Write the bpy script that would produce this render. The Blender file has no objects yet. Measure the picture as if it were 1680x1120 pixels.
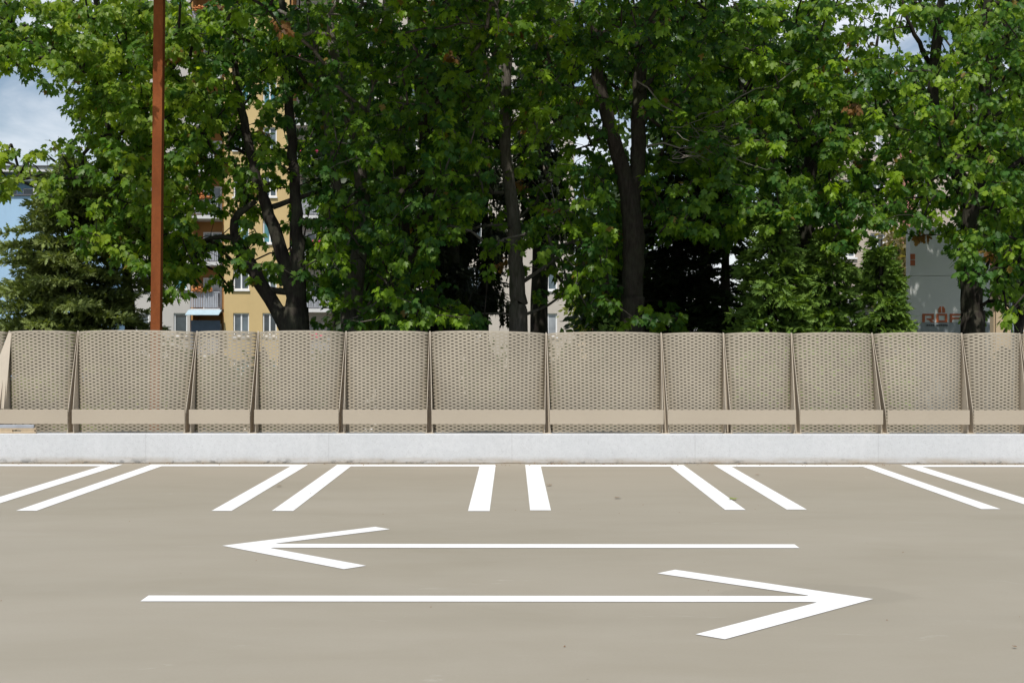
import bpy, math, random
import numpy as np
from mathutils import Vector
random.seed(7)
RNG = np.random.default_rng(11)
PI = math.pi
scn = bpy.context.scene
COL = scn.collection
F = 2260.0            # focal length in photo pixels
CAMZ = 1.65
GZ = -5.0             # the park lies two storeys below the parking deck
def at(px, py, Y):    # a pixel of the photograph seen at distance Y -> world point
    return ((px-840.0)*Y/F, Y, CAMZ+(560.0-py)*Y/F)
def lin(r, g, b):
    f = lambda c: (c/255/12.92 if c/255 <= .04045 else ((c/255+.055)/1.055)**2.4)
    return (f(r), f(g), f(b))

# ------------------------------------------------------------------ objects
def tag(o, label=None, cat=None, group=None, kind=None):
    if label: o['label'] = label
    if cat: o['category'] = cat
    if group: o['group'] = group
    if kind: o['kind'] = kind
    return o
def empty(name, loc):
    o = bpy.data.objects.new(name, None); COL.objects.link(o); o.location = loc
    o.empty_display_size = .3
    return o
def link(name, me, mat, parent=None):
    o = bpy.data.objects.new(name, me); COL.objects.link(o)
    if mat: me.materials.append(mat)
    if parent is not None:
        o.parent = parent
        base = parent; off = Vector((0, 0, 0))
        while base is not None:
            off += base.location; base = base.parent
        o.location = (0, 0, 0)
        me.transform(__import__('mathutils').Matrix.Translation(-off))
    return o

class MB:
    def __init__(s): s.v = []; s.f = []
    def poly(s, pts):
        n = len(s.v); s.v += [tuple(p) for p in pts]; s.f.append(tuple(range(n, n+len(pts))))
    def box(s, x0, x1, y0, y1, z0, z1):
        n = len(s.v)
        s.v += [(x0,y0,z0),(x1,y0,z0),(x1,y1,z0),(x0,y1,z0),(x0,y0,z1),(x1,y0,z1),(x1,y1,z1),(x0,y1,z1)]
        for q in ((0,3,2,1),(4,5,6,7),(0,1,5,4),(1,2,6,5),(2,3,7,6),(3,0,4,7)): s.f.append(tuple(n+i for i in q))
    def prism(s, pts, d):           # closed polygon pts swept by vector d
        n = len(s.v); k = len(pts); d = Vector(d)
        s.v += [tuple(p) for p in pts]+[tuple(Vector(p)+d) for p in pts]
        s.f.append(tuple(range(n+k-1, n-1, -1))); s.f.append(tuple(range(n+k, n+2*k)))
        for i in range(k):
            j = (i+1) % k; s.f.append((n+i, n+j, n+k+j, n+k+i))
    def tube(s, pts, rads, k=6):
        n = len(s.v); P = [Vector(p) for p in pts]
        up = Vector((0.13, 1, 0.07))
        for i, p in enumerate(P):
            t = (P[min(i+1, len(P)-1)]-P[max(i-1, 0)])
            if t.length < 1e-6: t = Vector((0, 0, 1))
            t.normalize(); a = t.cross(up)
            if a.length < 1e-4: a = t.cross(Vector((1, 0, 0)))
            a.normalize(); b = t.cross(a)
            for j in range(k):
                q = p+(a*math.cos(2*PI*j/k)+b*math.sin(2*PI*j/k))*rads[i]
                s.v.append(q[:])
        for i in range(len(P)-1):
            for j in range(k):
                j2 = (j+1) % k
                s.f.append((n+i*k+j, n+i*k+j2, n+(i+1)*k+j2, n+(i+1)*k+j))
        s.f.append(tuple(n+j for j in range(k-1, -1, -1))); e = n+(len(P)-1)*k
        s.f.append(tuple(e+j for j in range(k)))
    def build(s, name, mat, parent=None, smooth=False, bevel=0):
        me = bpy.data.meshes.new(name); me.from_pydata(s.v, [], s.f); me.update()
        if smooth: me.polygons.foreach_set('use_smooth', [True]*len(me.polygons))
        o = link(name, me, mat, parent)
        if bevel:
            b = o.modifiers.new('bevel', 'BEVEL'); b.width = bevel; b.segments = 2; b.limit_method = 'ANGLE'
        return o

# ------------------------------------------------------------------ materials
class NT:
    def __init__(s, name):
        s.m = bpy.data.materials.new(name); s.m.use_nodes = True
        s.t = s.m.node_tree; s.b = s.t.nodes['Principled BSDF']; s.o = s.t.nodes['Material Output']
    def n(s, ty, **kw):
        x = s.t.nodes.new(ty)
        for k, v in kw.items():
            if k.startswith('i_'): x.inputs[k[2:]].default_value = v
            else: setattr(x, k, v)
        return x
    def l(s, a, b): s.t.links.new(a, b)
    def coord(s, scale=(1,1,1), space='Object'):
        tc = s.n('ShaderNodeTexCoord'); mp = s.n('ShaderNodeMapping'); mp.inputs['Scale'].default_value = scale
        s.l(tc.outputs[space], mp.inputs['Vector']); return mp.outputs['Vector']
    def noise(s, vec, scale, detail=4, rough=.6, dist=0):
        x = s.n('ShaderNodeTexNoise'); x.inputs['Scale'].default_value = scale; x.inputs['Detail'].default_value = detail
        x.inputs['Roughness'].default_value = rough; x.inputs['Distortion'].default_value = dist
        s.l(vec, x.inputs['Vector']); return x.outputs['Fac']
    def ramp(s, fac, stops):
        r = s.n('ShaderNodeValToRGB'); e = r.color_ramp.elements
        while len(e) < len(stops): e.new(.5)
        for i, (p, c) in enumerate(stops):
            e[i].position = p; e[i].color = (c[0], c[1], c[2], 1) if not isinstance(c, (int, float)) else (c, c, c, 1)
        s.l(fac, r.inputs['Fac']); return r.outputs['Color']
    def mix(s, fac, a, b, mode='MIX'):
        x = s.n('ShaderNodeMix', data_type='RGBA', blend_type=mode)
        for sock, v in ((x.inputs[0], fac), (x.inputs[6], a), (x.inputs[7], b)):
            if isinstance(v, (int, float)): sock.default_value = v
            elif isinstance(v, tuple): sock.default_value = (v[0], v[1], v[2], 1)
            else: s.l(v, sock)
        return x.outputs[2]
    def bump(s, h, strength, dist):
        b = s.n('ShaderNodeBump'); b.inputs['Strength'].default_value = strength; b.inputs['Distance'].default_value = dist
        s.l(h, b.inputs['Height']); s.l(b.outputs['Normal'], s.b.inputs['Normal'])
    def set(s, **kw):
        for k, v in kw.items():
            sock = s.b.inputs[k.replace('_', ' ')]
            if isinstance(v, (int, float)): sock.default_value = v
            elif isinstance(v, tuple): sock.default_value = (v[0], v[1], v[2], 1)
            else: s.l(v, sock)
        return s.m
def sc(c, k): return tuple(x*k for x in c)
def plain(name, c, rough=.6, var=.12, scale=3, metal=0, bump=0, bscale=40, spec=.5):
    m = NT(name); v = m.coord()
    f = m.noise(v, scale, 5)
    colr = m.ramp(f, [(.3, sc(c, 1-var)), (.7, sc(c, 1+var))])
    if bump: m.bump(m.noise(v, bscale, 3), bump, .01)
    return m.set(Base_Color=colr, Roughness=rough, Metallic=metal, Specular_IOR_Level=spec)

M = {}
# deck coating
m = NT('deck_coating'); v = m.coord()
vs = m.coord((.6, 1.1, 1))
big = m.noise(vs, .45, 5, .55, .6); mid = m.noise(vs, 1.6, 7, .65, .4); fine = m.noise(v, 55, 3)
base = m.ramp(big, [(.32, (.290,.259,.199)), (.68, (.337,.302,.240))])
base = m.mix(m.ramp(mid, [(.35, 0.0), (.75, .38)]), base, (.37,.338,.28))
base = m.mix(m.ramp(fine, [(.3, .0), (.8, .22)]), base, (.24,.215,.17))
# pale scuffs
scv = m.coord((.9, 2.6, 1)); scf = m.noise(scv, 1.3, 8, .75, 1.2)
base = m.mix(m.ramp(scf, [(.63, 0), (.72, .45)]), base, (.47,.44,.39))
# dark roller laps
lap = m.noise(m.coord((.12, 1.9, 1)), 1.0, 3, .5, .9)
base = m.mix(m.ramp(lap, [(.54, 0), (.70, .07)]), base, (.22,.20,.16))
# tiny dirt specks
vo = m.n('ShaderNodeTexVoronoi', feature='F1'); vo.inputs['Scale'].default_value = 2.3; vo.inputs['Randomness'].default_value = 1
m.l(v, vo.inputs['Vector'])
base = m.mix(m.ramp(vo.outputs['Distance'], [(.014, .5), (.022, 0)]), base, (.12,.10,.08))
# dirt band along the foot of the wall (world Y near 18.4)
sep = m.n('ShaderNodeSeparateXYZ'); m.l(v, sep.inputs[0])
mr = m.n('ShaderNodeMapRange'); mr.inputs['From Min'].default_value = 14.5; mr.inputs['From Max'].default_value = 18.6
m.l(sep.outputs['Y'], mr.inputs['Value'])
mul = m.n('ShaderNodeMath', operation='MULTIPLY'); m.l(mr.outputs[0], mul.inputs[0]); m.l(m.ramp(mid, [(.25, .1), (.75, .75)]), mul.inputs[1])
base = m.mix(mul.outputs[0], base, (.30,.25,.185))
# old stain by the tip of the right arrow
vm = m.n('ShaderNodeVectorMath', operation='DISTANCE'); mp = m.coord((.62, 1, 1)); m.l(mp, vm.inputs[0]); vm.inputs[1].default_value = (2.0*.62, 9.02, 0)
wob = m.n('ShaderNodeMath', operation='ADD'); m.l(vm.outputs['Value'], wob.inputs[0])
wm = m.n('ShaderNodeMath', operation='MULTIPLY'); m.l(m.noise(v, 2.2, 3), wm.inputs[0]); wm.inputs[1].default_value = .3; m.l(wm.outputs[0], wob.inputs[1])
base = m.mix(m.ramp(wob.outputs[0], [(.50, .22), (.56, 0)]), base, (.21,.19,.15))
m.bump(fine, .12, .004)
M['deck'] = m.set(Base_Color=base, Roughness=.62, Specular_IOR_Level=.35)
# road paint
m = NT('road_paint'); v = m.coord()
f = m.noise(v, 9, 6, .7); b = m.ramp(f, [(.3, (.80,.80,.78)), (.6, (.86,.86,.85))])
sp = m.noise(v, 34, 4, .8); b = m.mix(m.ramp(sp, [(.70, 0), (.76, .5)]), b, (.5,.47,.42))
m.bump(f, .1, .003)
M['paint'] = m.set(Base_Color=b, Roughness=.55)
# concrete wall
m = NT('pale_concrete'); v = m.coord()
n1 = m.noise(v, 1.1, 6, .6, .3); n2 = m.noise(v, 14, 6, .7); n3 = m.noise(v, 70, 3, .6)
b = m.ramp(n1, [(.3, (.53,.545,.555)), (.7, (.595,.605,.612))])
b = m.mix(m.ramp(n2, [(.35, .35), (.6, 0)]), b, (.44,.45,.46))
b = m.mix(m.ramp(n3, [(.30, .65), (.42, 0)]), b, (.38,.385,.39))
sep = m.n('ShaderNodeSeparateXYZ'); m.l(v, sep.inputs[0])
mr = m.n('ShaderNodeMapRange'); mr.inputs['From Min'].default_value = .10; mr.inputs['From Max'].default_value = .0; m.l(sep.outputs['Z'], mr.inputs['Value'])
n4 = m.noise(m.coord((1, 1, 5)), 1.6, 6, .7)
mu = m.n('ShaderNodeMath', operation='MULTIPLY'); m.l(mr.outputs[0], mu.inputs[0]); m.l(m.ramp(n4, [(.38, .15), (.62, 1)]), mu.inputs[1])
b = m.mix(mu.outputs[0], b, (.36,.29,.20))
mr2 = m.n('ShaderNodeMapRange'); mr2.inputs['From Min'].default_value = .075; mr2.inputs['From Max'].default_value = .0; m.l(sep.outputs['Z'], mr2.inputs['Value'])
n5 = m.noise(m.coord((1, 1, 1.5)), 5.5, 4, .7)
mu2 = m.n('ShaderNodeMath', operation='MULTIPLY'); m.l(mr2.outputs[0], mu2.inputs[0]); m.l(m.ramp(n5, [(.54, 0), (.64, 1)]), mu2.inputs[1])
b = m.mix(mu2.outputs[0], b, (.16,.16,.15))
# faint vertical formwork runs
n6 = m.noise(m.coord((1, 1, .06)), 3.2, 4, .6)
b = m.mix(m.ramp(n6, [(.55, 0), (.75, .22)]), b, (.70,.70,.70))
pp = m.n('ShaderNodeMath', operation='PINGPONG'); pp.inputs[1].default_value = 1.24; m.l(sep.outputs['X'], pp.inputs[0])
b = m.mix(m.ramp(pp.outputs[0], [(.0035, .30), (.0065, 0)]), b, (.33,.33,.33))
n7 = m.noise(m.coord((1, 1, 1)), 2.3, 5, .7, .5)
b = m.mix(m.ramp(n7, [(.62, 0), (.70, .22)]), b, (.42,.42,.41))
m.bump(n3, .35, .004)
M['concrete'] = m.set(Base_Color=b, Roughness=.85, Specular_IOR_Level=.25)
M['mesh'] = plain('beige_mesh_paint', (.425,.375,.293), .5, .10, 1.2)
M['plate'] = plain('beige_plate_paint', (.50,.435,.345), .5, .06, 1.5)
M['rail'] = plain('beige_rail_paint', (.405,.348,.268), .5, .045, .9, bump=.05, bscale=5)
# weathering steel
m = NT('weathering_steel'); v = m.coord((1, 1, .35))
n1 = m.noise(v, 2.4, 6, .65); n2 = m.noise(m.coord(), 35, 4)
b = m.ramp(n1, [(.28, (.13,.036,.011)), (.5, (.225,.066,.020)), (.72, (.30,.098,.032))])
b = m.mix(m.ramp(n2, [(.3, .35), (.6, 0)]), b, (.11,.04,.018))
M['rust'] = m.set(Base_Color=b, Roughness=.9, Specular_IOR_Level=.15)
M['timber'] = plain('raw_timber', (.50,.39,.26), .8, .2, 6)
M['galv'] = plain('galvanised_steel', (.36,.38,.42), .4, .15, 5, metal=.3)
M['lamp_grey'] = plain('grey_painted_steel', (.42,.45,.50), .45, .1, 5)
# bark
def bark(name, c):
    m = NT(name); v = m.coord((1, 1, .18)); n1 = m.noise(v, 22, 6, .7, .4); n2 = m.noise(m.coord(), 3, 4)
    b = m.ramp(n1, [(.3, sc(c, .45)), (.65, sc(c, 1.25))])
    b = m.mix(m.ramp(n2, [(.45, 0), (.7, .5)]), b, (.09,.10,.06))
    m.bump(n1, .9, .03)
    return m.set(Base_Color=b, Roughness=.95, Specular_IOR_Level=.15)
M['bark'] = bark('maple_bark', (.066,.054,.044)); M['bark_grey'] = bark('grey_bark', (.165,.145,.122)); M['bark_dark'] = bark('spruce_bark', (.040,.033,.028))
M['dead_twig'] = plain('dead_grey_twig', (.19,.17,.14), .9, .2, 6)
# leaves: pigment from a per-leaf attribute
def leaf_mat(name, transl=.32, rough=.42, gain=1.0, spec=.4):
    m = NT(name); a = m.n('ShaderNodeAttribute', attribute_name='pigment')
    colr = a.outputs['Color']
    m.set(Base_Color=colr, Roughness=rough, Specular_IOR_Level=spec)
    tr = m.n('ShaderNodeBsdfTranslucent'); m.l(m.mix(1.0, colr, (1.85*gain, 1.9*gain, .6*gain), 'MULTIPLY'), tr.inputs['Color'])
    mx = m.n('ShaderNodeMixShader'); mx.inputs[0].default_value = transl
    m.l(m.b.outputs[0], mx.inputs[1]); m.l(tr.outputs[0], mx.inputs[2]); m.l(mx.outputs[0], m.o.inputs['Surface'])
    return m.m
M['leaf'] = leaf_mat('broad_leaf', .5, .42, spec=.28); M['needle'] = leaf_mat('needle_spray', .25, .6, spec=.25)
# ground
m = NT('park_lawn'); v = m.coord(); n1 = m.noise(v, .5, 6); n2 = m.noise(v, 18, 4)
b = m.ramp(n1, [(.3, (.035,.055,.018)), (.55, (.055,.085,.025)), (.75, (.09,.085,.045))]); b = m.mix(m.ramp(n2, [(.3, .6), (.7, 0)]), b, (.03,.035,.015))
m.bump(n2, .5, .05); M['lawn'] = m.set(Base_Color=b, Roughness=.95)
def plaster(name, c, var=.07):
    m = NT(name); v = m.coord(); n1 = m.noise(v, .35, 6, .65); n2 = m.noise(m.coord((1, 1, .12)), 1.4, 5)
    b = m.ramp(n1, [(.3, sc(c, 1-var)), (.7, sc(c, 1+var))]); b = m.mix(m.ramp(n2, [(.5, 0), (.8, .25)]), b, sc(c, .72))
    m.bump(m.noise(v, 12, 3), .15, .02)
    return m.set(Base_Color=b, Roughness=.9, Specular_IOR_Level=.2)
M['grey_plaster'] = plaster('grey_plaster', (.50,.475,.44)); M['yellow_plaster'] = plaster('ochre_plaster', (.58,.43,.21))
M['beige_plaster'] = plaster('beige_plaster', (.52,.47,.41)); M['orange_plaster'] = plaster('orange_plaster', (.42,.22,.085))
M['white_plaster'] = plaster('white_plaster', (.62,.61,.60)); M['blue_plaster'] = plaster('pale_blue_plaster', (.37,.54,.72), .04)
M['blue_shade'] = plaster('shaded_blue_plaster', (.25,.41,.57)); M['pink_plaster'] = plaster('dusky_pink_plaster', (.42,.20,.17))  # blue: pale blue plaster with the top-floor recess's shade put into it
M['tan_plaster'] = plaster('tan_plaster', (.50,.38,.24)); M['cream_plaster'] = plaster('cream_plaster', (.50,.43,.36))
M['frame'] = plain('white_window_frame', (.78,.78,.78), .4, .03)
M['sill'] = plain('dark_sill', (.09,.09,.095), .5, .1)
M['roofing'] = plain('grey_roofing', (.10,.10,.11), .8, .1)
M['red_roof'] = plain('dull_red_roof', (.26,.075,.06), .7, .15)
M['awning'] = plain('pale_blue_awning', (.40,.52,.58), .7, .06)
M['flower'] = plain('pink_flowers', (.55,.05,.13), .7, .3, 8); M['flower_o'] = plain('orange_flowers', (.42,.15,.04), .7, .3, 8)
M['slat'] = plain('grey_balcony_slats', (.36,.37,.40), .5, .08)
M['rail_dark'] = plain('dark_blue_balcony', (.045,.075,.12), .4, .2)
M['sign_face'] = plain('pale_grey_sign_panel', (.64,.65,.62), .45, .05, .8)
M['sign_band'] = plain('grey_sign_band', (.27,.30,.31), .45, .05, .8)
M['sign_orange'] = plain('orange_lettering', (.42,.10,.025), .5, .05); M['sign_dark'] = plain('dark_lettering', (.04,.05,.055), .5, .05)
M['dead_leaf'] = plain('dry_leaf', (.20,.11,.05), .8, .2, 9); M['green_leaf'] = plain('fallen_green_leaf', (.22,.26,.05), .7, .15, 9)
def glass(name, c, rough=.08):
    m = NT(name); f = m.noise(m.coord(), .9, 2); return m.set(Base_Color=m.ramp(f, [(.35, sc(c, .6)), (.65, sc(c, 1.4))]), Roughness=rough, Specular_IOR_Level=.8)
PANES = [glass('dark_window_glass', (.035,.05,.06)), glass('grey_window_glass', (.10,.13,.15), .12), glass('curtained_glass', (.34,.36,.38), .2), glass('teal_window_glass', (.05,.17,.20), .1)]
M['white_shutter'] = plain('white_roller_shutter', (.60,.62,.66), .5, .04)

# ------------------------------------------------------------------ deck, markings, wall
mb = MB(); mb.poly([(-3000,-1500,GZ),(3000,-1500,GZ),(3000,6000,GZ),(-3000,6000,GZ)])
tag(mb.build('ground', M['lawn']), kind='structure')
mb = MB(); mb.box(-40, 40, -25, 19.3, GZ-.2, 0)
tag(mb.build('parking_deck', M['deck']), kind='structure')
ZM = .004
Yn, Yf0, Yf1 = 13.39, 18.17, 18.42
legs = [(-10.42,-10.21),(-9.83,-9.62),(-7.93,-7.72),(-7.33,-7.12),(-5.42,-5.205),(-4.82,-4.62),(-2.92,-2.725),(-2.335,-2.125),(-.427,-.216),(.178,.382),(2.09,2.292),(2.70,2.898),(4.63,4.82),(5.20,5.41),(7.12,7.33),(7.72,7.93),(9.62,9.83)]
where = {3: 'white painted parking bay outline leaving the picture at its left edge',
         5: 'white painted bay outline second from the left, its back line reaching the low wall',
         7: 'white painted bay outline behind the tip of the left-pointing arrow',
         9: 'white painted bay outline behind the tail of the left-pointing arrow',
         11: 'white painted bay outline behind the head of the right-pointing arrow',
         13: 'white painted parking bay outline leaving the picture at its right edge'}
for i in (3, 5, 7, 9, 11, 13):
    a, b = legs[i], legs[i+1]
    yn = Yn if i < 9 else (Yn+.06 if i < 11 else Yn+.14)
    mb = MB()
    P = [(a[0], yn), (a[1], yn), (a[1], Yf0), (b[0], Yf0), (b[0], yn+(.05 if i >= 9 else 0)), (b[1], yn+(.05 if i >= 9 else 0)), (b[1], Yf1), (a[0], Yf1)]
    mb.poly([(x, y, ZM) for x, y in P])
    tag(mb.build('parking_bay_marking', M['paint']), where[i], 'bay marking', 'painted parking bay outlines')
def arrow(s, ax, label, P=None):
    P = P or [(-2.335,0),(-1.215,1.14),(-1.07,.985),(-1.93,.12),(-1.90,.105),(2.30,.10),(2.30,-.10),(-1.90,-.105),(-1.93,-.12),(-1.07,-.985),(-1.215,-1.14)]
    pts = [(x*s, ax+y, ZM) for x, y in P]
    if s < 0: pts = pts[::-1]
    mb = MB(); mb.poly(pts[::-1])
    tag(mb.build('arrow_marking', M['paint']), label, 'arrow marking', 'painted direction arrows')
arrow(1, 11.11, 'white painted floor arrow pointing left, the one nearer the parking bays')
arrow(-1, 8.83, 'white painted floor arrow pointing right, nearest the viewer',
      [(-2.317,0),(-1.18,1.13),(-1.035,.97),(-1.93,.12),(-1.90,.10),(2.355,.10),(2.355,-.10),(-1.90,-.10),(-1.93,-.12),(-1.035,-1.07),(-1.18,-1.20)])

WT, WF = .40, 18.65
mb = MB(); mb.box(-14, 14, WF, 19.25, .0, WT)
w = mb.build('concrete_wall', M['concrete'], bevel=.012); tag(w, 'low pale concrete upstand wall carrying the beige mesh fence', 'wall')

# ------------------------------------------------------------------ fence
fence = tag(empty('mesh_fence', (0, 18.9, WT)), 'beige expanded metal fence of curved panels with a flat rail on the low wall', 'fence')
DT, ZT = 19.10, 1.80
joints = [-75, 16, 128.5, 323.5, 424, 568, 705.5, 896, 1084.5, 1186.5, 1298, 1430, 1577, 1672, 1772]
JX = [(p-840)*DT/F for p in joints]
ZTJ = [ZT+ (0.012 if i < 7 else -.006) for i in range(len(JX))]
# where each joint stands on the wall: taken from the leaning foot of its plates
gaps = [-92, 114.5, 306.5, 413.5, 559, 704.5, 898.5, 1092.5, 1309.5, 1452.5, 1594.5, 1775]
foot = []
for p, x in zip(joints, JX):
    g = [q for q in gaps if abs(q-p) < 26]
    foot.append((g[0]-840)*18.70/F-x if g else .015)
PER, ROW, AMP, WID = .1137, .02215, .0070, .0232
def mesh_panel(i):
    xl, xr = JX[i], JX[i+1]
    wdt = xr-xl
    B = .15+.13*wdt + .02*math.sin(i*2.3)
    n = max(4, round(wdt/PER)); skew = .12*math.sin(i*1.7+.5)
    rows = 61
    ph = np.array([-.08, .08, .42, .58]); val = np.array([1, 1, -1, -1.])
    us = []; av = []
    for k in range(n):
        for p_, v_ in zip(ph, val):
            us.append((k+p_+.2)/n); av.append(v_)
    us = np.array(us); av = np.array(av); k_ = (us >= 0) & (us <= 1); us = us[k_]; av = av[k_]
    us = np.concatenate([[0.], us, [1.]]); av = np.concatenate([[0], av, [0]])
    S = len(us); verts = []; faces = []
    bul = B*(4*us*(1-us))**.5*(1+skew*(us-.5)*2)
    nx = -np.clip(np.gradient(bul, us*wdt), -2.2, 2.2)
    # surface normal in plan (towards viewer)
    nn = np.stack([nx*-1*-1, -np.ones_like(nx)], 1); nn /= np.linalg.norm(nn, axis=1)[:, None]
    th = math.radians(-9); tk = .0028
    jit = RNG.normal(0, 1)
    for r in range(rows+1):
        last = r == rows
        zc = r*ROW; a = AMP*(1 if r % 2 else -1)*av; w_ = WID
        if last: a = 0*av; w_ = .02
        t = np.clip((zc+a)/1.40, -.02, 1.03)
        x0 = xl+foot[i]+.045; x1 = xr+foot[i+1]-.045
        X0 = x0*(1-t)+(xl+.010)*t; X1 = x1*(1-t)+(xr-.010)*t
        yb = 18.985; Y0 = yb*(1-t)+DT*t
        cx = X0+(X1-X0)*us; cy = Y0-bul*(.17+.79*t); cz = WT-.012+zc+a+bul*.085*t+(ZTJ[i]-ZT+.012)*t*(1-us)+(ZTJ[i+1]-ZT+.012)*t*us
        ct, st = math.cos(th), math.sin(th)
        if last: ct, st = 1, 0
        # strip direction up (leaning back) and its normal
        upx, upy, upz = -nn[:, 0]*st, -nn[:, 1]*st, ct
        nox, noy, noz = nn[:, 0]*ct, nn[:, 1]*ct, st
        base = len(verts)
        for du, dn in ((-.5, .5), (.5, .5), (.5, -.5), (-.5, -.5)):
            verts += list(np.stack([cx+upx*w_*du+nox*tk*dn, cy+upy*w_*du+noy*tk*dn, cz+upz*w_*du+noz*tk*dn], 1))
        for c0, c1 in ((0, 1), (1, 2), (2, 3), (3, 0)):
            for s in range(S-1):
                faces.append((base+c0*S+s, base+c0*S+s+1, base+c1*S+s+1, base+c1*S+s))
    me = bpy.data.meshes.new('mesh_panel'); me.from_pydata([tuple(p) for p in verts], [], faces); me.update()
    return link('mesh_panel', me, M['mesh'], fence)
for i in range(len(JX)-1): mesh_panel(i)
T = .006
for j in range(len(JX)):
    for s in (-1, 1):
        mb = MB(); xj = JX[j]; xb = xj+foot[j]+s*.043; xt = xj+s*.009
        fy = 18.728
        if j == 1:
            fy = 18.728
        zt = ZTJ[j]-.02
        P = [(xb, fy, WT), (xb, 19.0, WT), (xt, DT+.005, zt), (xt, DT-.014, zt)]
        zr = .74; k = (zr-WT)/(zt-WT); xr_ = xb+(xt-xb)*k
        P = [(xb, fy, WT), (xb, 19.0, WT), (xt, DT+.005, zt), (xt, DT-.014, zt), (xr_, fy+.02, zr)]
        mb.prism(P, (T*s*-1, 0, 0))
        mb.build('side_plate', M['plate'], fence)
# closing strips behind the pairs of plates
for j in range(len(JX)):
    mb = MB(); xj = JX[j]; xb = xj+foot[j]
    mb.prism([(xb-.042, 18.97, WT+.01), (xb+.042, 18.97, WT+.01), (xj+.0085, DT-.006, ZTJ[j]-.024), (xj-.0085, DT-.006, ZTJ[j]-.024)], (0, .005, 0))
    mb.build('joint_strip', M['plate'], fence)
# foot plates between the pairs, on the wall
for j in range(len(JX)):
    mb = MB(); xb = JX[j]+foot[j]; mb.box(xb-.06, xb+.06, 18.715, 19.0, WT+.0005, WT+.007)
    mb.build('foot_plate', M['plate'], fence)
# leftmost corner plate facing the viewer
mb = MB(); e = lambda px, py, Y: at(px, py, Y)
mb.prism([e(13.5,547,18.99), e(18.5,547,18.99), e(8.5,671,18.80), e(-34,671,18.80)], (0, .012, .004))
mb.build('corner_plate', M['plate'], fence)
for a, b in zip(gaps[:-1], gaps[1:]):
    mb = MB(); k = 18.69/F
    x0, x1 = (a+3.6-840)*k, (b-3.6-840)*k
    z0, z1 = .529, .724; y0 = 18.685
    # a folded channel: front face with returned top and bottom lips
    mb.box(x0, x1, y0, y0+.006, z0, z1)
    mb.box(x0, x1, y0+.0062, y0+.042, z1-.007, z1-.0005); mb.box(x0, x1, y0+.0062, y0+.042, z0+.0005, z0+.007)
    mb.build('rail', M['rail'], fence, bevel=.0015)

# ------------------------------------------------------------------ leftovers on the wall under the rail
mb = MB(); x1 = (60-840)*18.69/F
mb.box(x1-1.15, x1, 18.660, 18.716, WT+.001, WT+.020); mb.box(x1-1.15, x1, 18.660, 18.716, WT+.052, WT+.070)
for q in (0, .30, .62, .95): mb.box(x1-.20-q, x1-q-.02, 18.664, 18.712, WT+.0205, WT+.0515)
tag(mb.build('timber_plank', M['timber'], bevel=.003), 'pale slotted timber plank lying on the concrete wall under the fence rail', 'plank')
mb = MB(); mb.box(x1-1.2, x1-.03, 18.668, 18.71, WT+.071, WT+.118)
tag(mb.build('metal_profile', M['galv'], bevel=.004), 'grey metal profile lying on top of the timber plank', 'metal profile')

# ------------------------------------------------------------------ rusty post
pb = at(256, 545, 21.0); hw = .0735
mb = MB()
def ring(x, z): return [(x-hw, 21-hw, z), (x+hw, 21-hw, z), (x+hw, 21+hw, z), (x-hw, 21+hw, z)]
n0 = len(mb.v); dx = .04
mb.v += ring(pb[0]-.055, GZ)+ring(pb[0]+.07, 9.2)
for q in ((0,1,5,4),(1,2,6,5),(2,3,7,6),(3,0,4,7),(4,5,6,7),(3,2,1,0)): mb.f.append(q)
post = mb.build('rusty_post', M['rust'], bevel=.006); tag(post, 'tall square rust-brown steel post standing behind the fence', 'post')

# ------------------------------------------------------------------ leaf engine
def template(half, fold=.22, curl=.3):
    h = np.array(half, float)
    mid0, mid1 = h[0], h[-1]; inner = h[1:-1]; k = len(inner)
    V = [mid0]+list(inner)+[mid1]+[(-x, y) for x, y in inner]
    V = np.array(V); z = fold*np.abs(V[:, 0])*-1 - curl*V[:, 1]**2*.5
    V3 = np.column_stack([V, z])
    right = list(range(0, k+2)); left = [0, k+1]+[k+2+i for i in range(k-1, -1, -1)]
    return V3, [right, left]
MAPLE = template([(0,0),(.16,-.07),(.24,.10),(.52,.18),(.36,.34),(.56,.58),(.25,.54),(.17,.68),(.20,.80),(0,1.02)])
OAK = template([(0,0),(.13,.04),(.16,.16),(.42,.22),(.24,.36),(.52,.60),(.22,.60),(.27,.86),(0,1.05)])
SIMPLE = template([(0,0),(.30,.30),(.34,.55),(0,1)])
SPRAY = template([(0,0),(.12,.10),(.045,.16),(.17,.33),(.055,.36),(.19,.55),(.05,.58),(.14,.76),(.04,.80),(0,1)], .1, .25)
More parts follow.
